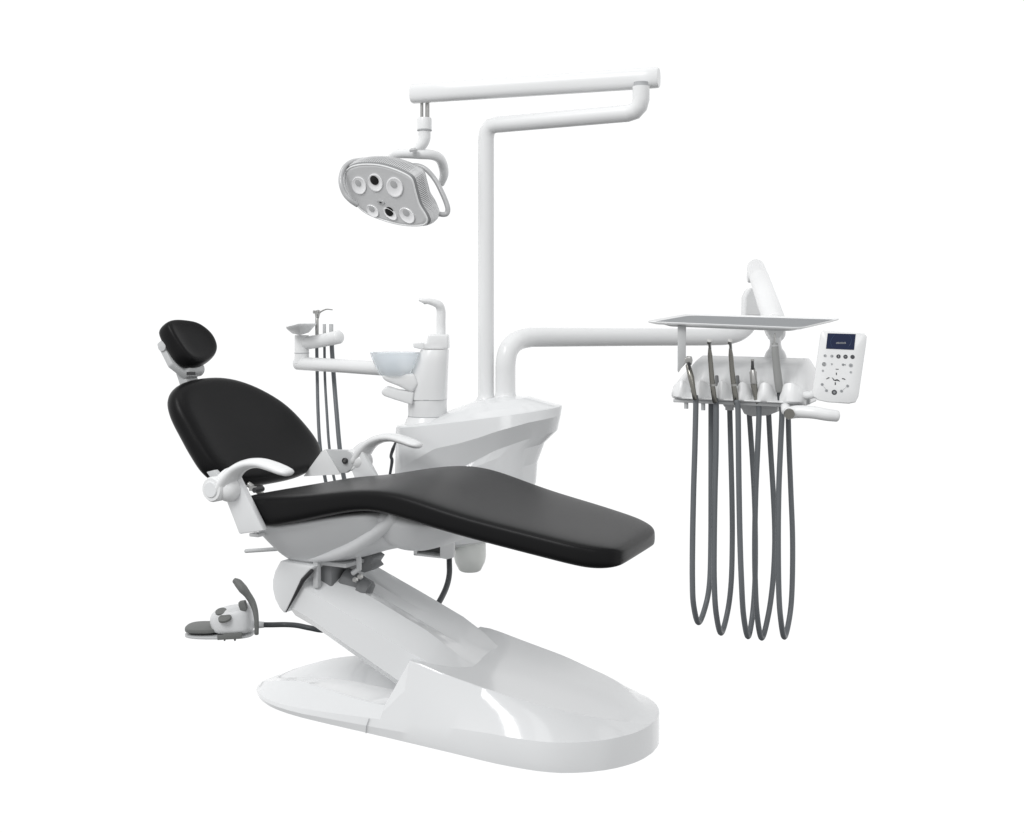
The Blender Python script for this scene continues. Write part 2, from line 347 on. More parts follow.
# lift mechanism between shell and arm
mech = build('lift_mechanism', M().box(at(330, 573, y=-.03), .10, .12, .10).box(at(340, 565, y=.0), .07, .10, .10), MECH, chair, bevel=.006)
build('shell_post', M().box(at(317, 573, y=-.115), .018, .018, .085), GREYW, chair, bevel=.003)
build('mount_plate', M().box(at(338, 561, y=-.06), .13, .10, .012), GREYW, mech, bevel=.003)
build('motor', M().lathe([(0, -.05), (.030, -.048), (.034, -.04), (.034, .04), (.028, .05), (0, .055)], at(356, 585, y=-.02), (.8, .3, -.45), 28), MECH, mech)
build('motor_cap', M().lathe([(0, -.02), (.024, -.018), (.028, 0), (.026, .012), (0, .016)], at(364, 588, y=-.03), (.8, .3, -.45), 28), MECH, mech)
for u, v in ((356, 580), (361, 577), (331, 580)):
    build('hex_bolt', M().lathe([(0, 0), (.008, 0), (.008, .008), (0, .009)], at(u, v, y=-.075), (0, -1, .4), 6), STEEL, mech)
build('bent_bracket', M().tube([at(357, 552, y=-.08), at(359, 560, y=-.08), at(359, 569, y=-.08), at(353, 573, y=-.08)], .008, 10), GREYW, mech)
build('gear_block', M().prism([at(u, v, y=-.02) for u, v in ((358, 556), (366, 552), (374, 558), (370, 564), (373, 568), (364, 573), (356, 570))], (0, .06, 0)), MECH, mech, bevel=.003)

# ================================================================== CUSPIDOR UNIT
unit = thing('cuspidor_unit', 'glossy white water unit cabinet with spittoon bowl and water spout beside the chair', 'cuspidor unit', tuple(at(428, 500, d=4.1)))
D0 = 3.93
def row(uL, uR, vt, k=1., dcen=.14, hb=.15, zadd=0., e=.55, n=120):
    lc = ((uL + uR) / 2 - CU) / F * D0; lh = (uR - uL) / 2 / F * D0 * k
    out = []
    for i in range(n):
        ph = 2 * math.pi * i / n; c, s = math.cos(ph), math.sin(ph)
        X = math.copysign(abs(c) ** e, c); Y = math.copysign(abs(s) ** (e * 1.3), s)
        t = (X * k + 1) / 2
        v = table(vt, t); z = CAM.z - (v - VH) * D0 / F
        wid = .75 + .25 * math.sin(math.pi * min(1, max(0, t)))
        out.append(CAM.xy.to_3d() + RT * (lc + lh * X) + FW * (D0 + dcen + hb * k * wid * Y) + UP * (z + (zadd(t) if callable(zadd) else zadd)))
    return out
def crown(c): return lambda t: c * table([(0, .3), (.25, .35), (.48, .9), (.6, 1.), (.8, 1.), (1, .6)], t)
E1 = [(0, 430.5), (1, 408.5)]
rows = [row(408, 500, [(0, 556), (1, 546)], .9, hb=.10), row(400, 515, [(0, 551), (1, 541)], hb=.115),
        row(392, 537, [(0, 505), (1, 487)], hb=.12), row(391, 538.5, [(0, 497), (.5, 480), (1, 466)], hb=.124), row(391, 546, [(0, 480), (.5, 470), (.8, 452), (1, 446)], hb=.128),
        row(391, 559, [(0, 505), (.45, 466), (.62, 451), (.8, 441), (1, 433.5)], hb=.122),
        row(391, 562.5, [(0, 475), (.25, 449), (.45, 441), (.62, 431), (.8, 423), (1, 417.5)], hb=.152),
        row(392, 564, E1, hb=.141), row(392, 564, E1, 0.985, hb=.140, zadd=.004),
        row(392, 564, E1, .86, hb=.140, zadd=crown(.022)), row(392, 564, E1, .62, hb=.140, zadd=crown(.045)), row(392, 564, E1, .30, hb=.140, zadd=crown(.058)), row(392, 564, E1, .04, hb=.140, zadd=crown(.060))]
cab = build('cabinet', M().loft(rows), WHITE, unit, ang=8)
cx = at(427.5, 416, d=4.06)
def colr(rpx, v): return (rpx * 4.06 / F, (416 - v) * 4.06 / F)
build('collar', M().lathe([colr(r, v) for r, v in ((24, 428), (21.5, 420), (19.6, 416.5), (19.2, 415.5), (19.4, 415), (19.4, 399.5))] , cx, n=48), WHITE2, unit, ang=50)
for v in (416, 399):
    build('collar_joint', M().lathe([colr(r, w) for r, w in ((19.0, v + .4), (19.62, v + .4), (19.62, v - .4), (19.0, v - .4))], cx, n=48), SEAM, unit)
# column body: slanted left flank
rings = []
for v, uL, uR, dp in ((399, 408, 447.2, .066), (385, 408.5, 447.6, .068), (374, 412, 448, .068), (362, 416.5, 448.5, .066), (350.5, 420.5, 449, .064), (349.5, 421, 448.6, .062)):
    d = 4.06; lc = ((uL + uR) / 2 - CU) / F * d; lh = (uR - uL) / 2 / F * d; z = CAM.z - (v - VH) * d / F
    rings.append([CAM.xy.to_3d() + RT * (lc + lh * math.copysign(abs(math.cos(p)) ** .8, math.cos(p))) + FW * (d + dp * math.copysign(abs(math.sin(p)) ** .8, math.sin(p))) + UP * z for p in [2 * math.pi * i / 40 for i in range(40)]])
column = build('column', M().loft(rings), WHITE2, unit, ang=40)
def lat(u, v, d): return at(u, v, d=d)
def blk(pts, d, t, name, mtl, parent, bev=.004, seg=3, bang=30):
    return build(name, M().prism([lat(u, v, d - t / 2) for u, v in pts], FW * t), mtl, parent, bevel=bev, seg=seg, bang=bang)
blk([(421.5, 349), (448.5, 349), (448, 334.5), (428, 334.5), (426.5, 342), (421.5, 343.5)], 4.06, .095, 'column_top', WHITE2, column, .006)
blk([(413, 343), (424, 342.5), (424, 349), (420, 349), (413.5, 347.5)], 4.04, .06, 'cup_holder', WHITE2, unit, .003)
# bowl bracket
blk([(381, 376), (386, 374), (414, 374), (418, 384), (412, 393), (398, 386), (385, 381)], 4.03, .08, 'bowl_bracket', WHITE2, unit, .008)
blk([(382, 390), (386, 386.5), (397, 390), (414, 392), (412, 405), (394, 399.5), (384, 396), (381, 393)], 4.03, .07, 'cup_tray', WHITE2, unit, .008)
bc = at(395, 376, d=4.03); g = 4.03 / F
bowl = M().lathe([(0, 0), (13 * g, 0), (15.5 * g, 1.2 * g), (19 * g, 8 * g), (22.5 * g, 16 * g), (24.6 * g, 22 * g), (25 * g, 23.4 * g), (24.4 * g, 23.8 * g), (23.6 * g, 22 * g), (21 * g, 16 * g), (17 * g, 8 * g), (13 * g, 3 * g), (0, 2.4 * g)], bc, n=48)
build('bowl', bowl, GLASS, unit, ang=50)
# water spout
sp = spline([lat(441, 337, 4.06), lat(441, 322, 4.06), lat(441, 311, 4.06), lat(438.5, 304.8, 4.05), lat(431, 301.8, 4.04), lat(424, 300.8, 4.03), lat(419.5, 299.7, 4.03)], 6)
build('water_spout', M().tube(sp, [.0165, .0162, .016, .0145, .011, .008, .0055], 16, flat=.95), WHITE2, unit, ang=60)
build('spout_tip', M().lathe([(0, 0), (.005, 0), (.006, .008), (0, .009)], lat(425, 304.2, 4.035)), GREYW, unit)
# link beam to the chair and cable
bmz = [(414, 549.5), (441, 543.5), (441, 557.5), (414, 554.5)]
m = M(); 
o_ = [lat(414, 549, 3.85), lat(446, 541, 3.85), lat(446, 559, 3.85), lat(414, 555.5, 3.85)]
build('link_beam', M().prism([lat(440, 542, 3.87), lat(454, 540, 3.87), lat(454, 557.5, 3.87), lat(447, 559.5, 3.87), lat(440, 558, 3.87)], FW * .16)
      .prism([lat(413.5, 549.5, 3.87), lat(441, 541.5, 3.87), lat(441, 544, 3.87), lat(413.5, 551.5, 3.87)], FW * .12)
      .prism([lat(413.5, 553.5, 3.87), lat(441, 556.8, 3.87), lat(441, 558.5, 3.87), lat(413.5, 555.5, 3.87)], FW * .12)
      .prism([lat(413.5, 549.5, 3.87), lat(417, 549.3, 3.87), lat(417, 555.8, 3.87), lat(413.5, 555.5, 3.87)], FW * .12), WHITE2, unit, bevel=.002)
build('beam_hollow_shade', M().prism([lat(416, 546, 3.93), lat(441, 541.8, 3.93), lat(441, 557.5, 3.93), lat(416, 555, 3.93)], FW * .02), MECH, unit)  # grey sheet stands for the shaded inside of the hollow beam
build('drain_hose', M().tube(spline([lat(449, 550, 3.92), lat(449.3, 562, 3.9), lat(449.2, 575, 3.85), lat(446, 588, 3.8), lat(438.5, 603, 3.72), lat(428, 618, 3.66)], 6), .0092, 14), HOSED, unit)
build('side_cable', M().tube(spline([lat(396, 441, 3.95), lat(393, 449, 3.93), lat(391, 456, 3.92), lat(392, 461, 3.92), lat(390, 474, 3.92), lat(387, 490, 3.92)], 5), [.003, .006, .005, .0055, .0045, .004], 10), HOSED, unit)

# separate bottle under the cabinet
g = 4.0 / F
bt_ = thing('water_bottle', 'milky white plastic bottle hanging under the cabinet behind the leg rest', 'bottle', tuple(at(470, 571, d=4.02)))
build('bottle_body', M().lathe([(0, .8 * g), (7 * g, 1.0 * g), (9 * g, 0), (11 * g, 1.2 * g), (15 * g, 9 * g), (16.2 * g, 15 * g), (16 * g, 26 * g), (15.5 * g, 44 * g), (9 * g, 50 * g)], ORG, n=40), MILK, bt_, ang=50)
build('bottle_cap', M().lathe([(9.5 * g, 49 * g), (9.5 * g, 58 * g), (0, 58 * g)], ORG, n=32), WHITE2, bt_)

# ================================================================== OPERATING LIGHT
ZL = None
pb = at(486, 400, y=.65)
light = thing('operating_light', 'silver LED operating light with six round lenses hanging from a tall white jointed post', 'dental light', tuple(pb))
PX = pb.x; zA = at(560, 118.5, y=.65).z; rp = .0275
zt = at(486, 126, y=.65).z
e1 = at(645, 112, y=.65); zt = (zt + at(600, 115.5, y=.65).z) / 2
pa = [V(PX, .65, pb.z - .04), V(PX, .65, 1.2), V(PX, .65, zt - .045), V(PX + .004, .65, zt - .02), V(PX + .020, .65, zt - .003), V(PX + .045, .65, zt)]
EX = at(641, 110, y=.65).x
pa += [V(0, .65, zt), V(EX - .045, .65, zt), V(EX - .022, .65, zt + .005), V(EX - .006, .65, zt + .020), V(EX, .65, zt + .042), V(EX, .65, zt + .082)]
build('post', M().tube(pa, rp, 24, rounded=False), WHITE2, light, ang=50)
build('post_foot', M().lathe([(.045, -.03), (.034, .0), (.0285, .012), (.0278, .02)], V(PX, .65, pb.z)), WHITE2, light)
build('post_joint', M().lathe([(0, 0), (rp * .85, 0), (rp * .85, .03), (0, .03)], V(EX, .65, zt + .066)), SEAM, light)
zs = zt + .118
R0 = at(659, 77.5, z=zs); L0 = at(412, 94, z=zs)
dirs = (R0 - L0).normalized()
nrm = dirs.cross(UP).normalized()
def ssec(p, r, fl=1.0, cut=0.): return [p + nrm * r * .8 * math.copysign(abs(math.cos(q)) ** .75, math.cos(q)) + UP * (r * math.copysign(abs(math.sin(q)) ** .75, math.sin(q)) * fl) for q in [2 * math.pi * i / 24 for i in range(24)]]
build('spring_arm', M().loft([ssec(L0, .030), ssec(L0 + dirs * .004, .033), ssec(L0 + dirs * .15, .033), ssec(R0 - dirs * .05, .034), ssec(R0 - dirs * .004, .033), ssec(R0, .030)]), WHITE2, light, ang=40)
dl = (L0 - CAM).dot(FW) - .0
DL = dl + .0
def lp(u, v, dd=0.): return at(u, v, d=DL + dd)
build('hanger_rod', M().tube([lp(421.8, 97), lp(421.8, 119)], .0055, 12, rounded=False).tube([lp(427.4, 97), lp(427.4, 119)], .0075, 12, rounded=False), STEEL, light)
k = DL / F
build('swivel_joint', M().lathe([(0, 0), (6.5 * k, .001), (7.2 * k, 1 * k), (7.2 * k, 11 * k), (6.8 * k, 12.5 * k), (5, 12.6 * k)][:5] + [(0, 13 * k)], lp(424.5, 130.5), n=32), WHITE2, light)
build('swivel_seam', M().lathe([(6 * k, -.35 * k), (7.5 * k, -.35 * k), (7.5 * k, .35 * k), (6 * k, .35 * k)], lp(424.5, 130.5), n=32), SEAM, light)
build('neck', M().tube(spline([lp(424.5, 131), lp(424.3, 139), lp(421.5, 145), lp(416.5, 150), lp(413, 154)], 5), [6.2 * k, 6.1 * k, 5.6 * k, 4 * k, 3.2 * k], 16), WHITE2, light)
build('yoke', M().tube(spline([lp(391, 158, .1), lp(396, 154.5, .06), lp(405, 153.6, .02), lp(420, 154.2), lp(432, 155, .02), lp(439.5, 158.5, .06), lp(443, 166, .10), lp(444, 175, .12), lp(441, 184, .14)], 5), [4 * k, 4.6 * k, 4.8 * k, 5 * k, 5 * k, 5 * k, 5 * k, 4.6 * k, 3.6 * k], 16), WHITE2, light, ang=60)
build('neck_knob', M().lathe([(0, 0), (3.8 * k, 0), (4 * k, 2 * k), (2.5 * k, 3.4 * k), (0, 3.5 * k)], lp(413.5, 151.5, -.03), (0, -.3, 1)), SILVER, light)
LN = (-FW * .74 - UP * .44 - RT * .45).normalized()
LP0 = lp(388, 192, -.10)
def lo(zx, zy, off=0.):  # zoomed reading -> point on the lamp face plane
    return onpl(335 + zx / 7.575, 120 + zy / 7.575, LP0, LN) + LN * off
face = [(72, 430), (84, 385), (125, 350), (210, 333), (330, 337), (440, 365), (540, 408), (590, 450), (615, 540), (645, 640), (690, 715), (706, 765), (670, 797), (560, 800), (440, 780), (310, 738), (215, 690), (150, 625), (95, 545), (72, 480)]
fo = spline([lo(x, y) for x, y in face], 4, closed=True); fc = sum(fo, V(0, 0, 0)) / len(fo)
def fring(k, off): return [fc + (p - fc) * k - LN * off for p in fo]
rr_ = [fring(1., .0), fring(1.03, .012), fring(1.05, .030), fring(1.04, .052), fring(.985, .078), fring(.86, .100), fring(.6, .112), fring(.2, .118)]
lampm = build('lamp_housing', M().loft(rr_), SILVERD, light, ang=60)
# fine vertical ribs round the rim
rb = M()
for i in range(0, len(fo)):
    for s_ in (0, .5):
        p = fo[i] * (1 - s_) + fo[(i + 1) % len(fo)] * s_
        dd_ = p - fc
        rb.tube([fc + dd_ * 1.03 - LN * .010, fc + dd_ * 1.055 - LN * .028, fc + dd_ * 1.047 - LN * .050, fc + dd_ * .992 - LN * .074], .0022, 6)
build('cooling_ribs', rb, LAMPF, lampm)
build('rim_bead', M().tube([fc + (p - fc) * .985 + LN * .002 for p in fo + fo[:2]], .0032, 8), WHITE2, lampm)
fr2 = [fring(.97, -.0015), fring(.93, .003), fring(.88, .004), fring(.5, .003), fring(.05, .002)]
facep = M().loft([fring(.975, -.001), fring(.94, -.004), fring(.9, -.0035), fring(.5, -.0045), fring(.03, -.005)])
build('lamp_face', facep, LAMPF, lampm, ang=60)
LU = (RT - LN * RT.dot(LN)).normalized(); LV = LN.cross(LU)
def oval(c, r, asp, nrm_, h, U_, V_):
    return [c + U_ * r * math.cos(q) + V_ * r * asp * math.sin(q) + nrm_ * h for q in [2 * math.pi * i / 28 for i in range(28)]]
for zx, zy, r, dark, asp in ((190, 492, 50, 0, 1.18), (313, 470, 51, 1, 1.15), (460, 505, 56, 0, 1.18), (292, 684, 44, 0, .8), (425, 706, 50, 1, .6), (553, 718, 54, 0, .85)):
    c = lo(zx, zy, .005); rr = r / 7.575 * k * 1.2
    U2 = (LU * math.cos(-.45) + LV * math.sin(-.45)); V2 = LN.cross(U2)
    m = M().loft([oval(c, rr * 1.0, asp, LN, -.001, U2, V2), oval(c, rr * 1.06, asp, LN, .002, U2, V2), oval(c, rr, asp, LN, .0035, U2, V2), oval(c, rr * .88, asp, LN, .0022, U2, V2), oval(c, rr * .62, asp, LN, .0006, U2, V2), oval(c, rr * .3, asp, LN, 0, U2, V2)])
    ln = build('lens', m, LENS, lampm, ang=60)
    c2 = c + LN * .002 + UP * rr * (.34 if dark else .38) - RT * rr * .04
    m = M().lathe([(0, -.004), (rr * (.62 if dark else .46), -.003), (rr * (.60 if dark else .44), .0042), (rr * .3, .0046), (0, .0046)], c2, LN, 20)
    build('led', m, LENSD if dark else SILVER, ln)
c = lo(355, 618, .005)
build('sensor_window', M().loft([oval(c, .016, .5, LN, 0, LU, LV), oval(c, .0145, .5, LN, .003, LU, LV), oval(c, .008, .4, LN, .003, LU, LV)]), SILVER, lampm)
build('sensor_dot', M().loft([oval(c, .006, .4, LN, .0032, LU, LV), oval(c, .005, .4, LN, .0045, LU, LV)]), DARK, lampm)
def lh(pts, r): return M().tube(spline([lp(335 + x / 7.575, 120 + y / 7.575, -.03 + o) for x, y, o in pts], 5), r, 14)
build('grip_handle', lh([(560, 345, .02), (625, 345, .02), (690, 375, .01), (760, 455, 0), (815, 560, -.02), (850, 650, -.03), (852, 698, -.03), (825, 716, -.03), (750, 705, -.03)], [2.2 * k, 2.4 * k, 2.5 * k, 2.6 * k, 2.6 * k, 2.6 * k, 2.4 * k]), SILVER, lampm)
build('grip_handle', lh([(215, 300, 0), (130, 315, -.02), (75, 355, -.03), (48, 420, -.04), (48, 490, -.05), (75, 560, -.05), (120, 610, -.05), (170, 645, -.04)], [2.2 * k, 2.4 * k, 2.5 * k, 2.6 * k, 2.4 * k]), SILVER, lampm)

# ================================================================== ASSISTANT ARM
asst = thing('assistant_arm', 'white jointed assistant arm with holder bar reaching left from the spittoon column', 'holder arm', tuple(at(420, 385, d=4.06)))
def ap(u, v, d=4.35): return at(u, v, d=d)
build('lower_arm', M().tube([ap(298, 363.3, 4.45), ap(340, 365.8, 4.3), ap(418, 371, 4.06)], [.0245, .0245], 20), WHITE2, asst, ang=60)
g = 4.42 / F
build('riser', M().lathe([(7.8 * g, 0), (7.4 * g, 4 * g), (7.2 * g, 8 * g), (7.2 * g, 27 * g), (6.8 * g, 28 * g), (0, 28 * g)], ap(301.8, 363, 4.44), n=28), WHITE2, asst)
build('riser_joint', M().lathe([(6 * g, -.35 * g), (7.5 * g, -.35 * g), (7.5 * g, .35 * g), (6 * g, .35 * g)], ap(301.8, 353, 4.44), n=28), SEAM, asst)
build('holder_bar', M().tube([ap(303, 343.5, 4.44), ap(320, 341, 4.40), ap(338.8, 337.0, 4.34)], [.0245, .0245, .025], 20), WHITE2, asst, ang=60)
rings = [[ap(u, v, d) for u, v, d in q] for q in (
    [(287, 329.3, 4.36), (300, 326.5, 4.30), (315.5, 325, 4.36), (313, 324, 4.52), (299, 324.5, 4.56), (289, 326, 4.5)],
    [(285.5, 327, 4.35), (299, 323.5, 4.29), (317, 323.5, 4.36), (315, 322.6, 4.53), (299, 322.8, 4.58), (287, 324.5, 4.5)])]
rings = [[ap(u, v, d) for u, v, d in ((292, 333.5, 4.40), (300, 335.5, 4.36), (309, 332.5, 4.40), (309, 331.5, 4.47), (300, 332, 4.50), (292, 332.5, 4.47))]] + rings
build('control_panel', M().loft(rings), WHITE2, asst, bevel=.003, bang=20)
build('panel_button', M().lathe([(0, 0), (.004, 0), (.004, .003), (0, .003)], ap(301, 331.5, 4.36), -FW), SILVER, asst)

def hang_tool(name, label, build_head, hose_pts, r):
    u0, v0, d0 = hose_pts[0]
    t = thing(name, label, 'suction tool' if name != 'air_water_syringe' else 'dental syringe', tuple(at(u0, v0, d=d0)))
    build_head(t)
    build('hose', M().tube(spline([at(u, v, d=d + .085 * max(0, min(1, (440 - v) / 60))) for u, v, d in hose_pts], 6), r, 12), HOSE, t, ang=60)
    return t
def h1(t):
    g = 4.38 / F
    build('handle', M().tube([at(317, 335, d=4.465), at(317, 326, d=4.465), at(317, 316, d=4.465)], [2 * g, 1.9 * g, 1.8 * g], 14), STEEL, t)
    build('head', M().tube([at(317.2, 318, d=4.465), at(317.5, 313, d=4.465), at(317, 311.5, d=4.465)], [1.9 * g, 3.1 * g, 3.3 * g], 14).box(at(315.5, 312, d=4.45), 4 * g, 4 * g, 3.2 * g), STEEL, t, bevel=.001)
    build('nozzle', M().tube(spline([at(319.5, 312.5, d=4.45), at(323, 310.5, d=4.45), at(327, 309.2, d=4.45), at(332.5, 309.8, d=4.45)], 5), [.9 * g, .7 * g, .55 * g], 10), STEEL, t)
hang_tool('air_water_syringe', 'steel air water syringe with bent nozzle in the assistant arm holder', h1,
          [(316.7, 335, 4.38), (316.8, 350, 4.38), (317.3, 380, 4.38), (318, 410, 4.38), (320, 445, 4.38), (325, 478, 4.36), (334, 510, 4.33), (352, 532, 4.3), (380, 520, 4.2), (408, 485, 4.06)], 1.75 * 4.38 / F)
def mk(u, w):
    def hh(t):
        g = 4.36 / F
        build('valve_body', M().tube([at(u, 335, d=4.445), at(u, 324, d=4.445)], [w * g, w * g], 14, rounded=False), GREYW, t)
    return hh
hang_tool('saliva_ejector', 'slim grey saliva ejector, middle of the three tubes in the assistant arm holder', mk(324.4, 1.7),
          [(324.4, 333, 4.36), (324.5, 350, 4.36), (325, 380, 4.36), (327, 415, 4.36), (329.3, 447, 4.36), (334, 478, 4.34), (344, 508, 4.3), (360, 524, 4.27), (385, 515, 4.18), (410, 488, 4.06)], 1.4 * 4.36 / F)
hang_tool('suction_handpiece', 'thick grey suction tube, rightmost of the three hanging from the assistant arm holder', mk(331.2, 2.2),
          [(331.5, 333, 4.34), (332, 350, 4.34), (334, 380, 4.34), (336.8, 415, 4.34), (339.6, 447, 4.34), (344, 478, 4.32), (352, 503, 4.3), (368, 516, 4.25), (390, 508, 4.16), (412, 482, 4.06)], 2.3 * 4.34 / F)

# ================================================================== INSTRUMENT TABLE
tabl = thing('instrument_table', 'white instrument console under a flat steel tray on a curved white swing arm', 'instrument table', tuple(at(505, 398, y=.65)))
ra = .034
sw = [at(505.5, 401, d=4.09), at(505.5, 375, d=4.09), at(505.8, 362, d=4.09), at(508.5, 350, d=4.10), at(516, 341.5, d=4.13), at(528, 337.8, d=4.17), at(545, 337.2, d=4.22), at(640, 337.0, d=4.55), at(712, 337.0, d=4.80), at(731, 335.5, d=4.86), at(743, 330, d=4.9), at(750, 320, d=4.92), at(752, 306, d=4.92)]
build('swing_arm', M().tube(spline(sw, 6), ra, 26), WHITE2, tabl, ang=60)
build('arm_foot', M().lathe([(.052, -.03), (.041, .0), (.0345, .014), (.0342, .02)], at(505.5, 398, d=4.09)), WHITE2, tabl)
blk([(745, 316), (745.5, 297), (748, 291), (752, 287), (760, 300), (766, 316)], 4.89, .09, 'elbow_block', WHITE2, tabl, .008)
ba0 = at(755.8, 268, d=4.84); ba1 = at(775, 323, d=3.55)
build('balance_arm', M().tube([ba0, ba0.lerp(ba1, .3), ba0.lerp(ba1, .7), ba1], [.0355, .036, .035, .033], 26, ref=UP), WHITE2, tabl, ang=60)
build('arm_end_cap', M().lathe([(0, -.02), (.02, -.018), (.024, -.012), (.024, .02), (.02, .028), (0, .03)], at(752, 277, d=4.84), RT, 24), WHITE2, tabl)
build('wrist_joint', M().tube([ba1 - (ba1 - ba0).normalized() * .03, at(776, 327, d=3.44), at(776, 333, d=3.30)], .026, 20), WHITE2, tabl, ang=60)
# tray
TA = V(math.cos(math.radians(6)), math.sin(math.radians(6)), 0)
tFL, tFR, tBR, tBL = at(644.5, 322, d=3.13), at(801, 328.3, d=2.99), at(842, 318.7, d=3.20), at(688, 314.3, d=3.36)
def bil(s_, t_): return (tFL * (1 - s_) + tFR * s_) * (1 - t_) + (tBL * (1 - s_) + tBR * s_) * t_
tn = (tFR - tFL).cross(tBL - tFL).normalized()
def trr(i, h, n=6):
    pts = []; c = .06
    for (s_, t_, ds, dt) in ((0, 0, 1, 1), (1, 0, -1, 1), (1, 1, -1, -1), (0, 1, 1, -1)):
        s0 = s_ + ds * i; t0 = t_ + dt * i * 1.25
        for q in range(n):
            a_ = math.pi / 2 * q / (n - 1)
            if (ds, dt) in ((1, 1), (-1, -1)): cs, ct = (1 - math.cos(a_)), (1 - math.sin(a_))
            else: cs, ct = (1 - math.sin(a_)), (1 - math.cos(a_))
            pts.append(bil(s0 + ds * c * cs, t0 + dt * c * 1.6 * ct) + tn * h)
    return pts
tray = build('tray', M().loft([trr(.03, -.0060), trr(.003, -.002), trr(0, .001), trr(.002, .0022), trr(.014, -.0020), trr(.022, -.0035)]), WHITE2, tabl, ang=30)
build('tray_mat', M().loft([trr(.018, -.0035), trr(.018, -.0022)]), TRAYM, tray)
build('tray_underframe', M().loft([trr(.06, -.0062), trr(.10, -.0125), trr(.13, -.0125)]), GREYW, tray, ang=20)
build('tray_post', M().prism([at(u, v, d=3.12) for u, v in ((678.2, 326), (686.2, 326), (686.0, 362), (678.0, 372))], FW * .012), GREYW, tabl, bevel=.002)
g = 3.22 / F
build('tray_socket', M().prism([at(u, v, d=3.20) for u, v in ((766, 326), (787, 326), (783, 335), (781, 337.5), (771, 337.5), (769.5, 335))], FW * .05), WHITE2, tabl, bevel=.004)
build('table_column', M().lathe([(0, -2 * g), (11 * g, -2 * g), (11 * g, 1 * g), (9.5 * g, 5 * g), (6.5 * g, 9 * g), (5.6 * g, 13 * g), (5.6 * g, 26 * g), (0, 26 * g)], at(775.5, 357, d=3.28), n=32), WHITE2, tabl, ang=50)

# console body: sections from left to right
CA = TA; CB = V(-TA.y, TA.x, 0)
c0 = at(668.5, 398, d=3.12)
def cpl(u, v, b=0.):      # point on the console's front plane pushed back by b
    return onpl(u, v, c0 + CB * b, CB)
cons = M()
def csl(s_):   # s: 0..1 left to right
    w = c0 + CA * (s_ * .345) + UP * (-.006 * s_)
    return w
prof = []
NS = 61; rings = []
hp_s = [.158, .314, .470, .625, .795]
w_s = []
for i in range(NS):
    s_ = i / (NS - 1)
    # notch profile: deep where the handpieces rest
    nd = 0.
    for hs in hp_s: nd = max(nd, math.exp(-((s_ - hs) / .046) ** 2 * 1.1))
    edge = min(1, s_ / .10, (1 - s_) / .08) ** .5 if 0 < s_ < 1 else 0.
    b0 = .004; lobe = 0
    p = csl(s_); q = lambda b, z: p + CB * b + UP * z
    inL = (1 - edge)
    zt1 = .016 + .030 * edge + 0
    fb = .032 * nd * edge
    rings.append([q(.006 + .03 * inL, 0), q(.0 + .03 * inL + fb, .004), q(.0 + .03 * inL + fb, .012 + .012 * edge * (1 - nd)), q(.012 + .03 * inL + fb, .016 + .034 * edge * (1 - nd) ** .7),
                  q(.034 + .02 * inL, .018 + .028 * edge - .030 * nd * edge), q(.060, .022 + .036 * edge - .026 * nd * edge), q(.10, .026 + .050 * edge), q(.17, .030 + .064 * edge), q(.24, .032 + .073 * edge), q(.29, .030 + .074 * edge), q(.31, .02 + .07 * edge), q(.315, 0.01), q(.30, -.004), q(.02 + .03 * inL, -.004)])
console = build('console', M().loft(rings), WHITE2, tabl, ang=40)
build('base_plate', M().prism([csl(.02) + CB * .02 - UP * .004, csl(.98) + CB * .02 - UP * .004, csl(.98) + CB * .28 - UP * .004, csl(.02) + CB * .28 - UP * .004], -UP * .008), GREYW, console, bevel=.002)
for s_, b_, h_ in ((.115, .03, .018), (.245, .03, .020), (.375, .12, .0), ):
    if h_: build('drip_stub', M().lathe([(0, 0), (.0055, 0), (.0055, h_ + .01), (0, h_ + .01)], csl(s_) + CB * b_ - UP * (h_ + .01), n=12), GREYW, console)
build('hose_block', M().prism([cpl(u, v, .09) for u, v in ((722, 403), (778, 406), (777, 412), (768, 415.5), (752, 416.5), (744, 414), (741, 408), (724, 407))], CB * .10), GREYW, console, bevel=.003)
for u, v in ((729.5, 407), (749, 409)):
    build('hose_clip', M().lathe([(0, -.008), (.011, -.008), (.012, .012), (0, .012)], cpl(u, v, .10), n=16), GREYW, console)
build('corner_fitting', M().box(cpl(808, 400, .06), .012, .012, .022).box(cpl(803, 402, .05), .014, .02, .012), GREYW, console, bevel=.002)

# grip handle on the right
hd = 2.98
build('grip', M().tube(spline([at(787, 413.5, d=hd), at(797, 411.8, d=hd), (at(812, 412.3, d=hd - .02)), at(826, 414.6, d=hd - .03), at(837, 416, d=hd - .03)], 5), [.0150, .0160, .0158, .0155, .0145], 18), WHITE2, tabl, ang=60)
build('grip_cap', M().lathe([(0, 0), (.0125, 0), (.0135, .003), (.0125, .008), (.006, .009), (0, .0075)], at(789, 413.8, d=hd - .012), -FW, 28), STEELD, tabl)
build('grip_mount', M().tube([at(786, 411, d=hd + .02), at(785, 403, d=hd + .06)], .012, 12), WHITE2, tabl)

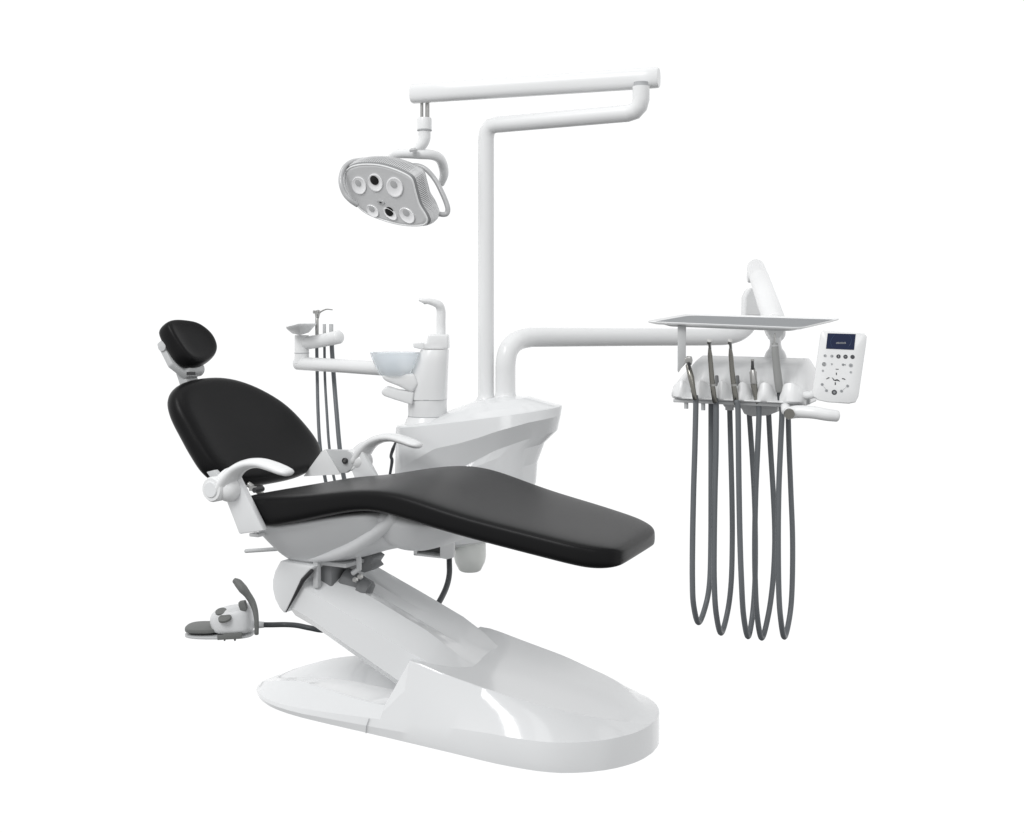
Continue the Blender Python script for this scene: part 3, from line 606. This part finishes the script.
# keypad
KP = at(839, 367, d=2.96); KX = (at(866, 334, d=2.95) - at(822, 331.5, d=2.97)).normalized()
KY = (at(822, 331.5, d=2.97) - at(811.8, 396, d=2.955)); KY = (KY - KX * KY.dot(KX)).normalized(); KN = KX.cross(KY)
if KN.dot(FW) > 0: KN = -KN
def kp(u, v, off=0.): return onpl(u, v, KP, KN) + KN * off
ko = [(824, 330.6), (864, 333.5), (866.7, 336.5), (866.3, 342), (858.5, 396), (855.5, 401.8), (849, 403.2), (828, 401.8), (818, 399.6), (813.5, 396), (812.8, 390), (820.6, 335), (821.6, 332)]
def kr(k, off):
    pts = [kp(u, v, off) for u, v in ko]; c = sum(pts, V(0, 0, 0)) / len(pts); return [c + (p - c) * k for p in pts]
keyp = build('keypad', M().loft([kr(.93, -.022), kr(1., -.016), kr(1.012, -.006), kr(.995, -.001), kr(.975, 0), kr(.5, 0)]), WHITE2, tabl, bevel=0, ang=40)
def kquad(pts, off, t, mtl, name, par, bev=0): return build(name, M().prism([kp(u, v, off) for u, v in pts], KN * t), mtl, par, bevel=bev)
def z7(x, y): return (805 + x / 9.8, 320 + y / 9.8)
scr = kquad([z7(222, 130), z7(497, 138), z7(480, 293), z7(205, 281)], 0, .0008, SCREEN, 'screen', keyp)
# ring glow lines and the tiny line of type on the screen
for cx_, sg in ((250, 1), (455, -1)):
    pts = [z7(cx_ + sg * 28 * (abs(t) ** 1.6) - (t * 9), 210 + 62 * t) for t in (-1, -.6, -.2, .2, .6, 1)]
    build('screen_arc', M().tube([kp(u, v, .0012) for u, v in pts], .00035, 6), SCRB, scr)
for i in range(9):
    x = 305 + i * 11
    build('screen_text', M().prism([kp(*z7(x, 220 - (i % 3) * 3), .001), kp(*z7(x + 7, 220 - (i % 2) * 3), .001), kp(*z7(x + 6, 234), .001), kp(*z7(x - 1, 234 - (i % 2) * 2), .001)], KN * .0003), GMARK, scr)
def kdisc(x, y, r, mtl, name='button', off=.0006, ring=False):
    c = kp(*z7(x, y), 0); rr = r / 9.8 * 2.96 / F
    build(name, M().lathe([(0, 0), (rr, 0), (rr * .97, off), (0, off)] if not ring else [(rr * .8, 0), (rr, 0), (rr, off), (rr * .8, off), (rr * .8, 0)], c, KN, 20), mtl, keyp)
DKB = mat('dark_button', (.06, .062, .068), .4)
for x, y in ((328, 357), (397, 360), (466, 362)): kdisc(x, y, 21, DKB)
for x, y in ((328, 357), (397, 360)): kquad([z7(x - 3, y - 10), z7(x + 3, y - 10), z7(x + 3, y + 10), z7(x - 3, y + 10)] if x < 350 else [z7(x - 9, y - 2), z7(x + 9, y - 2), z7(x + 9, y + 3), z7(x - 9, y + 3)], .0007, .0003, LMARK, 'button_mark', keyp)
for x, y in ((197, 350), (263, 354)): kdisc(x, y, 15, LMARK)
for x, y in ((190, 350), (268, 354)): kdisc(x, y, 7, GMARK, off=.0009)
kdisc(187, 433, 21, LMARK, ring=True); kdisc(187, 433, 8, LMARK)
kdisc(263, 432, 10, LMARK); kdisc(373, 438, 12, GMARK); kquad([z7(373, 438), z7(398, 432), z7(398, 446)], .0004, .0004, GMARK, 'button_mark', keyp)
kdisc(449, 445, 20, LMARK); kdisc(449, 445, 9, GMARK, off=.0009)
kdisc(175, 497, 11, LMARK); kdisc(449, 512, 12, LMARK)
for q in ([(300, 478), (330, 480), (328, 486), (300, 484)], [(303, 516), (312, 516), (311, 540), (303, 538)], [(292, 610), (302, 610), (301, 636), (291, 636)],
          [(207, 576), (228, 562), (242, 562), (238, 570), (222, 574), (212, 582)], [(362, 570), (384, 572), (396, 582), (390, 588), (378, 580), (364, 580)],
          [(264, 564), (272, 566), (286, 584), (300, 592), (298, 598), (280, 592)], [(290, 586), (316, 580), (340, 596), (342, 604), (314, 594), (294, 596)]):
    kquad([z7(*p) for p in q], .0001, .0006, BLKMARK, 'chair_symbol', keyp)
for x, y in ((168, 632), (210, 692), (357, 697), (417, 647)): kdisc(x, y, 15, LMARK); kdisc(x + 2, y, 9, GMARK, off=.0009)
kdisc(287, 709, 26, DKB); kdisc(287, 709, 12, GMARK, off=.0009)
for a_, b_ in (((180, 650), (202, 676)), ((372, 684), (402, 660))):
    build('print_line', M().tube([kp(*z7(*a_), .0003), kp(*z7(*b_), .0003)], .0004, 6), LMARK, keyp)
build('keypad_mount', M().tube([kp(820, 392, -.02), kp(812, 394, -.03), cpl(800, 396, .06)], [.012, .010, .012], 12), WHITE2, tabl)

# ------------------------------------------------------------------ handpieces with their hoses
def handpiece(name, label, pts, rad, mtl, hose, extra=None, cat='handpiece'):
    t = thing(name, label, cat, tuple(at(*hose[0][:2], d=hose[0][2])), 'instruments resting in the console notches')
    b = build('handle', M().tube([at(u, v, d=d) for u, v, d in pts], rad, 16, rounded=True), mtl, t, ang=60)
    if extra: extra(t, b)
    build('hose', M().tube(spline([at(u, v, d=d) for u, v, d in hose], 8), .0072, 14), HOSE, t, ang=60)
    return t
g = 3.02 / F
dF, dB = 3.07, 3.20
def ex1(t, b):
    build('syringe_head', M().prism([at(u, v, d=3.05) for u, v in ((685, 358.5), (688, 356), (692, 356.4), (692.8, 360), (692, 365), (687.5, 364.5), (685, 361.5))], FW * .016), STEEL, b, bevel=.002)
    build('nozzle', M().tube([at(685.5, 363, d=3.03), at(681, 368, d=3.01), at(678.5, 372, d=3.0)], .0010, 8), STEEL, b)
    build('trigger', M().prism([at(u, v, d=3.04) for u, v in ((687.5, 363), (691, 363), (690, 372), (688.5, 369))], FW * .006), DARK, b)
handpiece('air_water_syringe', 'steel three way syringe with square head, leftmost instrument on the console', [(688, 365, 3.07), (691, 377, 3.06), (693, 388, 3.05), (695, 399, 3.05)], [2.6 * g, 3.3 * g, 2.5 * g, 2.4 * g], STEELD,
          [(695.5, 396, 3.06), (695.8, 406, 3.06), (694.8, 450, 3.06), (693.6, 490, 3.06), (692.6, 540, 3.06), (692.4, 580, 3.06), (693.6, 605, 3.07), (698.5, 622.5, 3.11), (705.5, 606, 3.16), (709.6, 582, 3.18), (710.8, 540, 3.2), (711, 480, 3.2), (711, 440, 3.2), (711, 403, 3.2)], ex1, 'dental syringe')
def exh(u):
    def f(t, b):
        build('turbine_head', M().tube([at(u - .6, 349, d=3.05), at(u - 1.2, 343, d=3.04), at(u - 1.4, 341.5, d=3.035)], [1.5 * g, 1.6 * g, 2.4 * g], 14).lathe([(0, -2 * g), (2.4 * g, -1.8 * g), (2.4 * g, 1.8 * g), (0, 2 * g)], at(u - 1.4, 341.8, d=3.03), (.3, -.6, .7), 16), STEEL, b)
        build('coupling', M().tube([at(u + 2.8, 384, d=3.055), at(u + 3.0, 386, d=3.055)], 2.95 * g, 14, rounded=False), STEEL, b)
        build('rest_clip', M().tube([at(u + 6, 376, d=3.10), at(u + 6.5, 385, d=3.10)], [1.9 * g, 2.3 * g], 12), MECH, t)
    return f
handpiece('turbine_handpiece', 'slim steel turbine handpiece standing in the second notch from the left', [(709.6, 348, 3.05), (710, 355, 3.06), (711.2, 370, 3.06), (712.5, 385, 3.06), (714.8, 402, 3.06)], [1.5 * g, 2.4 * g, 2.6 * g, 2.7 * g, 2.6 * g], STEELD,
          [(715.5, 399, 3.07), (716.2, 408, 3.07), (716.0, 450, 3.07), (715, 490, 3.07), (714.2, 540, 3.07), (714.2, 580, 3.07), (716, 612, 3.08), (721, 633, 3.12), (727.5, 612, 3.17), (731.2, 582, 3.18), (732.3, 540, 3.2), (732, 500, 3.2), (730.8, 450, 3.2), (729.6, 406, 3.2)], exh(710.6))
handpiece('turbine_handpiece', 'slim steel turbine handpiece standing in the middle notch, behind the tray edge', [(730.4, 348, 3.05), (730.8, 355, 3.06), (732, 370, 3.06), (733.8, 386, 3.06), (736.3, 404, 3.06)], [1.5 * g, 2.4 * g, 2.6 * g, 2.7 * g, 2.6 * g], STEELD,
          [(736.8, 401, 3.04), (738, 410, 3.04), (738.5, 450, 3.04), (739, 490, 3.04), (740, 540, 3.04), (741.4, 580, 3.04), (743.5, 615, 3.06), (748, 636.5, 3.10), (752.5, 615, 3.15), (755, 580, 3.17), (755.4, 540, 3.2), (754.5, 500, 3.22), (752.4, 460, 3.22), (748.8, 408, 3.22)], exh(731.4))
def ex4(t, b):
    build('chuck', M().tube([at(752.6, 369, d=3.05), at(752.4, 361, d=3.05)], [1.7 * g, 1.4 * g], 12), DARK, b)
    build('chuck_tip', M().tube([at(752.5, 361, d=3.05), at(752.4, 359.2, d=3.05)], 1.8 * g, 12, rounded=False), STEEL, b)
    build('motor_sleeve', M().tube([at(752.8, 369, d=3.055), at(754, 383, d=3.055)], [2.6 * g, 3.9 * g, 3.9 * g, 3.6 * g], 18), STEEL, b)
handpiece('motor_handpiece', 'short stout steel motor handpiece with dark tip, fourth notch from the left', [(753, 372, 3.06), (754, 385, 3.06), (755.5, 395, 3.06), (757.5, 404, 3.06)], [3.6 * g, 3.4 * g, 2.6 * g, 2.6 * g], STEELD,
          [(758, 401, 3.06), (759, 412, 3.06), (757.8, 445, 3.06), (755.8, 490, 3.07), (754.8, 540, 3.08), (755.2, 580, 3.09), (757, 614, 3.1), (761.7, 638, 3.13), (768.5, 614, 3.16), (773, 580, 3.18), (774.8, 540, 3.2), (773.6, 500, 3.21), (770.6, 450, 3.21), (768.2, 406, 3.21)], ex4)
def ex5(t, b):
    build('scaler_tip', M().tube([at(774.5, 345, d=3.04), at(774.6, 338, d=3.04), at(774.9, 333, d=3.04)], [1.2 * g, .9 * g, .4 * g], 10), STEEL, b)
    build('scaler_ring', M().tube([at(775, 345, d=3.04), at(775.1, 346.4, d=3.04)], 4.0 * g, 18, rounded=False), SILVER, b)
    build('dark_socket', M().tube([at(779.5, 391, d=3.045), at(780.8, 404, d=3.045)], [3.0 * g, 2.8 * g], 14), HOSED, b)
handpiece('scaler_handpiece', 'thick pale grey scaler handpiece in the rightmost notch of the console', [(774.9, 344, 3.04), (775.3, 352, 3.04), (776.6, 366, 3.04), (778.2, 380, 3.04), (779.4, 391, 3.04)], [3.4 * g, 3.8 * g, 4.0 * g, 4.2 * g, 3.8 * g], SCALER,
          [(781, 400, 3.05), (782, 412, 3.05), (780.6, 445, 3.05), (778.8, 490, 3.05), (778.2, 540, 3.05), (778.8, 590, 3.06), (780.6, 618, 3.07), (784.3, 637, 3.11), (789.4, 618, 3.15), (792, 590, 3.17), (792.6, 540, 3.19), (790.8, 490, 3.2), (789, 445, 3.2), (788, 406, 3.2)], ex5)

# ================================================================== FOOT CONTROL
gp = at(222, 640, z=0); dP = (gp - CAM).dot(FW)
foot = thing('foot_control', 'grey foot control with ribbed toe plate, round buttons and raised lever on the floor', 'foot control', tuple(gp))
def fp(u, v, dd=0.): return at(u, v, d=dP + dd)
gf = dP / F
def slab(pts, dd, t, name, mtl, par, bev=.003, seg=2, bang=30): return build(name, M().prism([fp(u, v, dd) for u, v in pts], FW * t), mtl, par, bevel=bev, seg=seg, bang=bang)
# base plate in plan
def plan(cu, rx, ry, z0, z1, k=1., n=40, e=.7, dd=0.):
    c = fp(cu, 600, dd); out = []
    for z in (z0, z1):
        out.append([V(c.x, c.y, z) + RT * rx * gf * math.copysign(abs(math.cos(p)) ** e, math.cos(p)) + FW * ry * math.copysign(abs(math.sin(p)) ** e, math.sin(p)) for p in [2 * math.pi * i / n for i in range(n)]])
    return out
build('foot_plate', M().loft(plan(220, 34.5, .07, .001, .010, dd=.07)), GREYW, foot, bevel=.002)
build('toe_pedal', M().loft(plan(205, 19.0, .066, .020, .034, dd=.075)), MIDG, foot, bevel=.003)
build('toe_spring', M().loft(plan(204, 14, .05, .0105, .0195, dd=.075)), DARK, foot)
rings = []
for z, uL, uR, ry in ((.010, 214, 255, .068), (.035, 212.5, 254.6, .068), (.060, 210.5, 254, .066), (.085, 210.8, 253, .062), (.098, 213, 252, .054), (.106, 220, 250, .04)):
    cu = (uL + uR) / 2; c = fp(cu, 600, .07)
    rings.append([V(c.x, c.y, z) + RT * ((uR - uL) / 2 * gf * math.copysign(abs(math.cos(p)) ** .7, math.cos(p))) + FW * (ry * math.copysign(abs(math.sin(p)) ** .7, math.sin(p))) + UP * (.012 * math.cos(p) if z > .05 else 0) for p in [2 * math.pi * i / 40 for i in range(40)]])
body = build('pedal_housing', M().loft(rings), UNDER, foot, sub=1)
for u, v, r, dd in ((220.8, 610.8, 5.6, .03), (224.6, 617.4, 6.4, .0)):
    c = fp(u, v, dd)
    build('foot_button', M().lathe([(0, -.010), (r * gf, -.008), (r * gf, .000), (r * gf * .9, .0015), (0, .002)], c, (UP * .93 - FW * .36 - RT * .1), 28), MIDG, foot)
slab([(238, 602.5), (244.2, 601.5), (246.5, 608.5), (246, 611.5), (240.5, 611.5), (238.3, 606)], .02, .03, 'mode_switch', MIDG, foot)
slab([(217, 635.8), (222.5, 635.2), (223.3, 633.8), (241.6, 633), (241.4, 638.8), (217.5, 640.2)], -.004, .012, 'side_panel', MIDG, foot, .001)
for u in (224.5, 234.8): slab([(u - 1, 639.2), (u + 1, 639.2), (u + .6, 641), (u - .6, 641)], .004, .006, 'panel_stud', DARK, foot, .0005)
lev = M().tube(spline([fp(234.2, 580.2, .05), fp(238, 583, .05), fp(243, 589, .04), fp(247.5, 594.5, .04), fp(252.2, 602, .04), fp(255.3, 611, .03), fp(256.6, 622, .02), fp(256.6, 634, .02)], 4), [2.6 * gf, 4.2 * gf, 4.6 * gf, 3.6 * gf, 3.4 * gf, 2.8 * gf, 2.3 * gf, 2.2 * gf], 14, flat=1.0, ref=FW)
build('lever', lev, MIDG, foot, ang=60)
build('cable_gland', M().tube([fp(256, 624.7, .08), fp(264, 624.8, .08)], [3.8 * gf, 3.4 * gf, 3.0 * gf], 16, rounded=False), GREYW, foot)
build('cable', M().tube(spline([fp(262, 624.8, .08), fp(272, 624.8, .09), fp(285, 624.6, .10), fp(297, 625.4, .08), fp(310, 628.0, .06), fp(325, 630, .06), fp(345, 625, .0), V(-.52, .42, .05), V(-.30, .33, .05), V(-.12, .27, .09)], 6), 2.7 * gf, 14), HOSED, foot, ang=60)
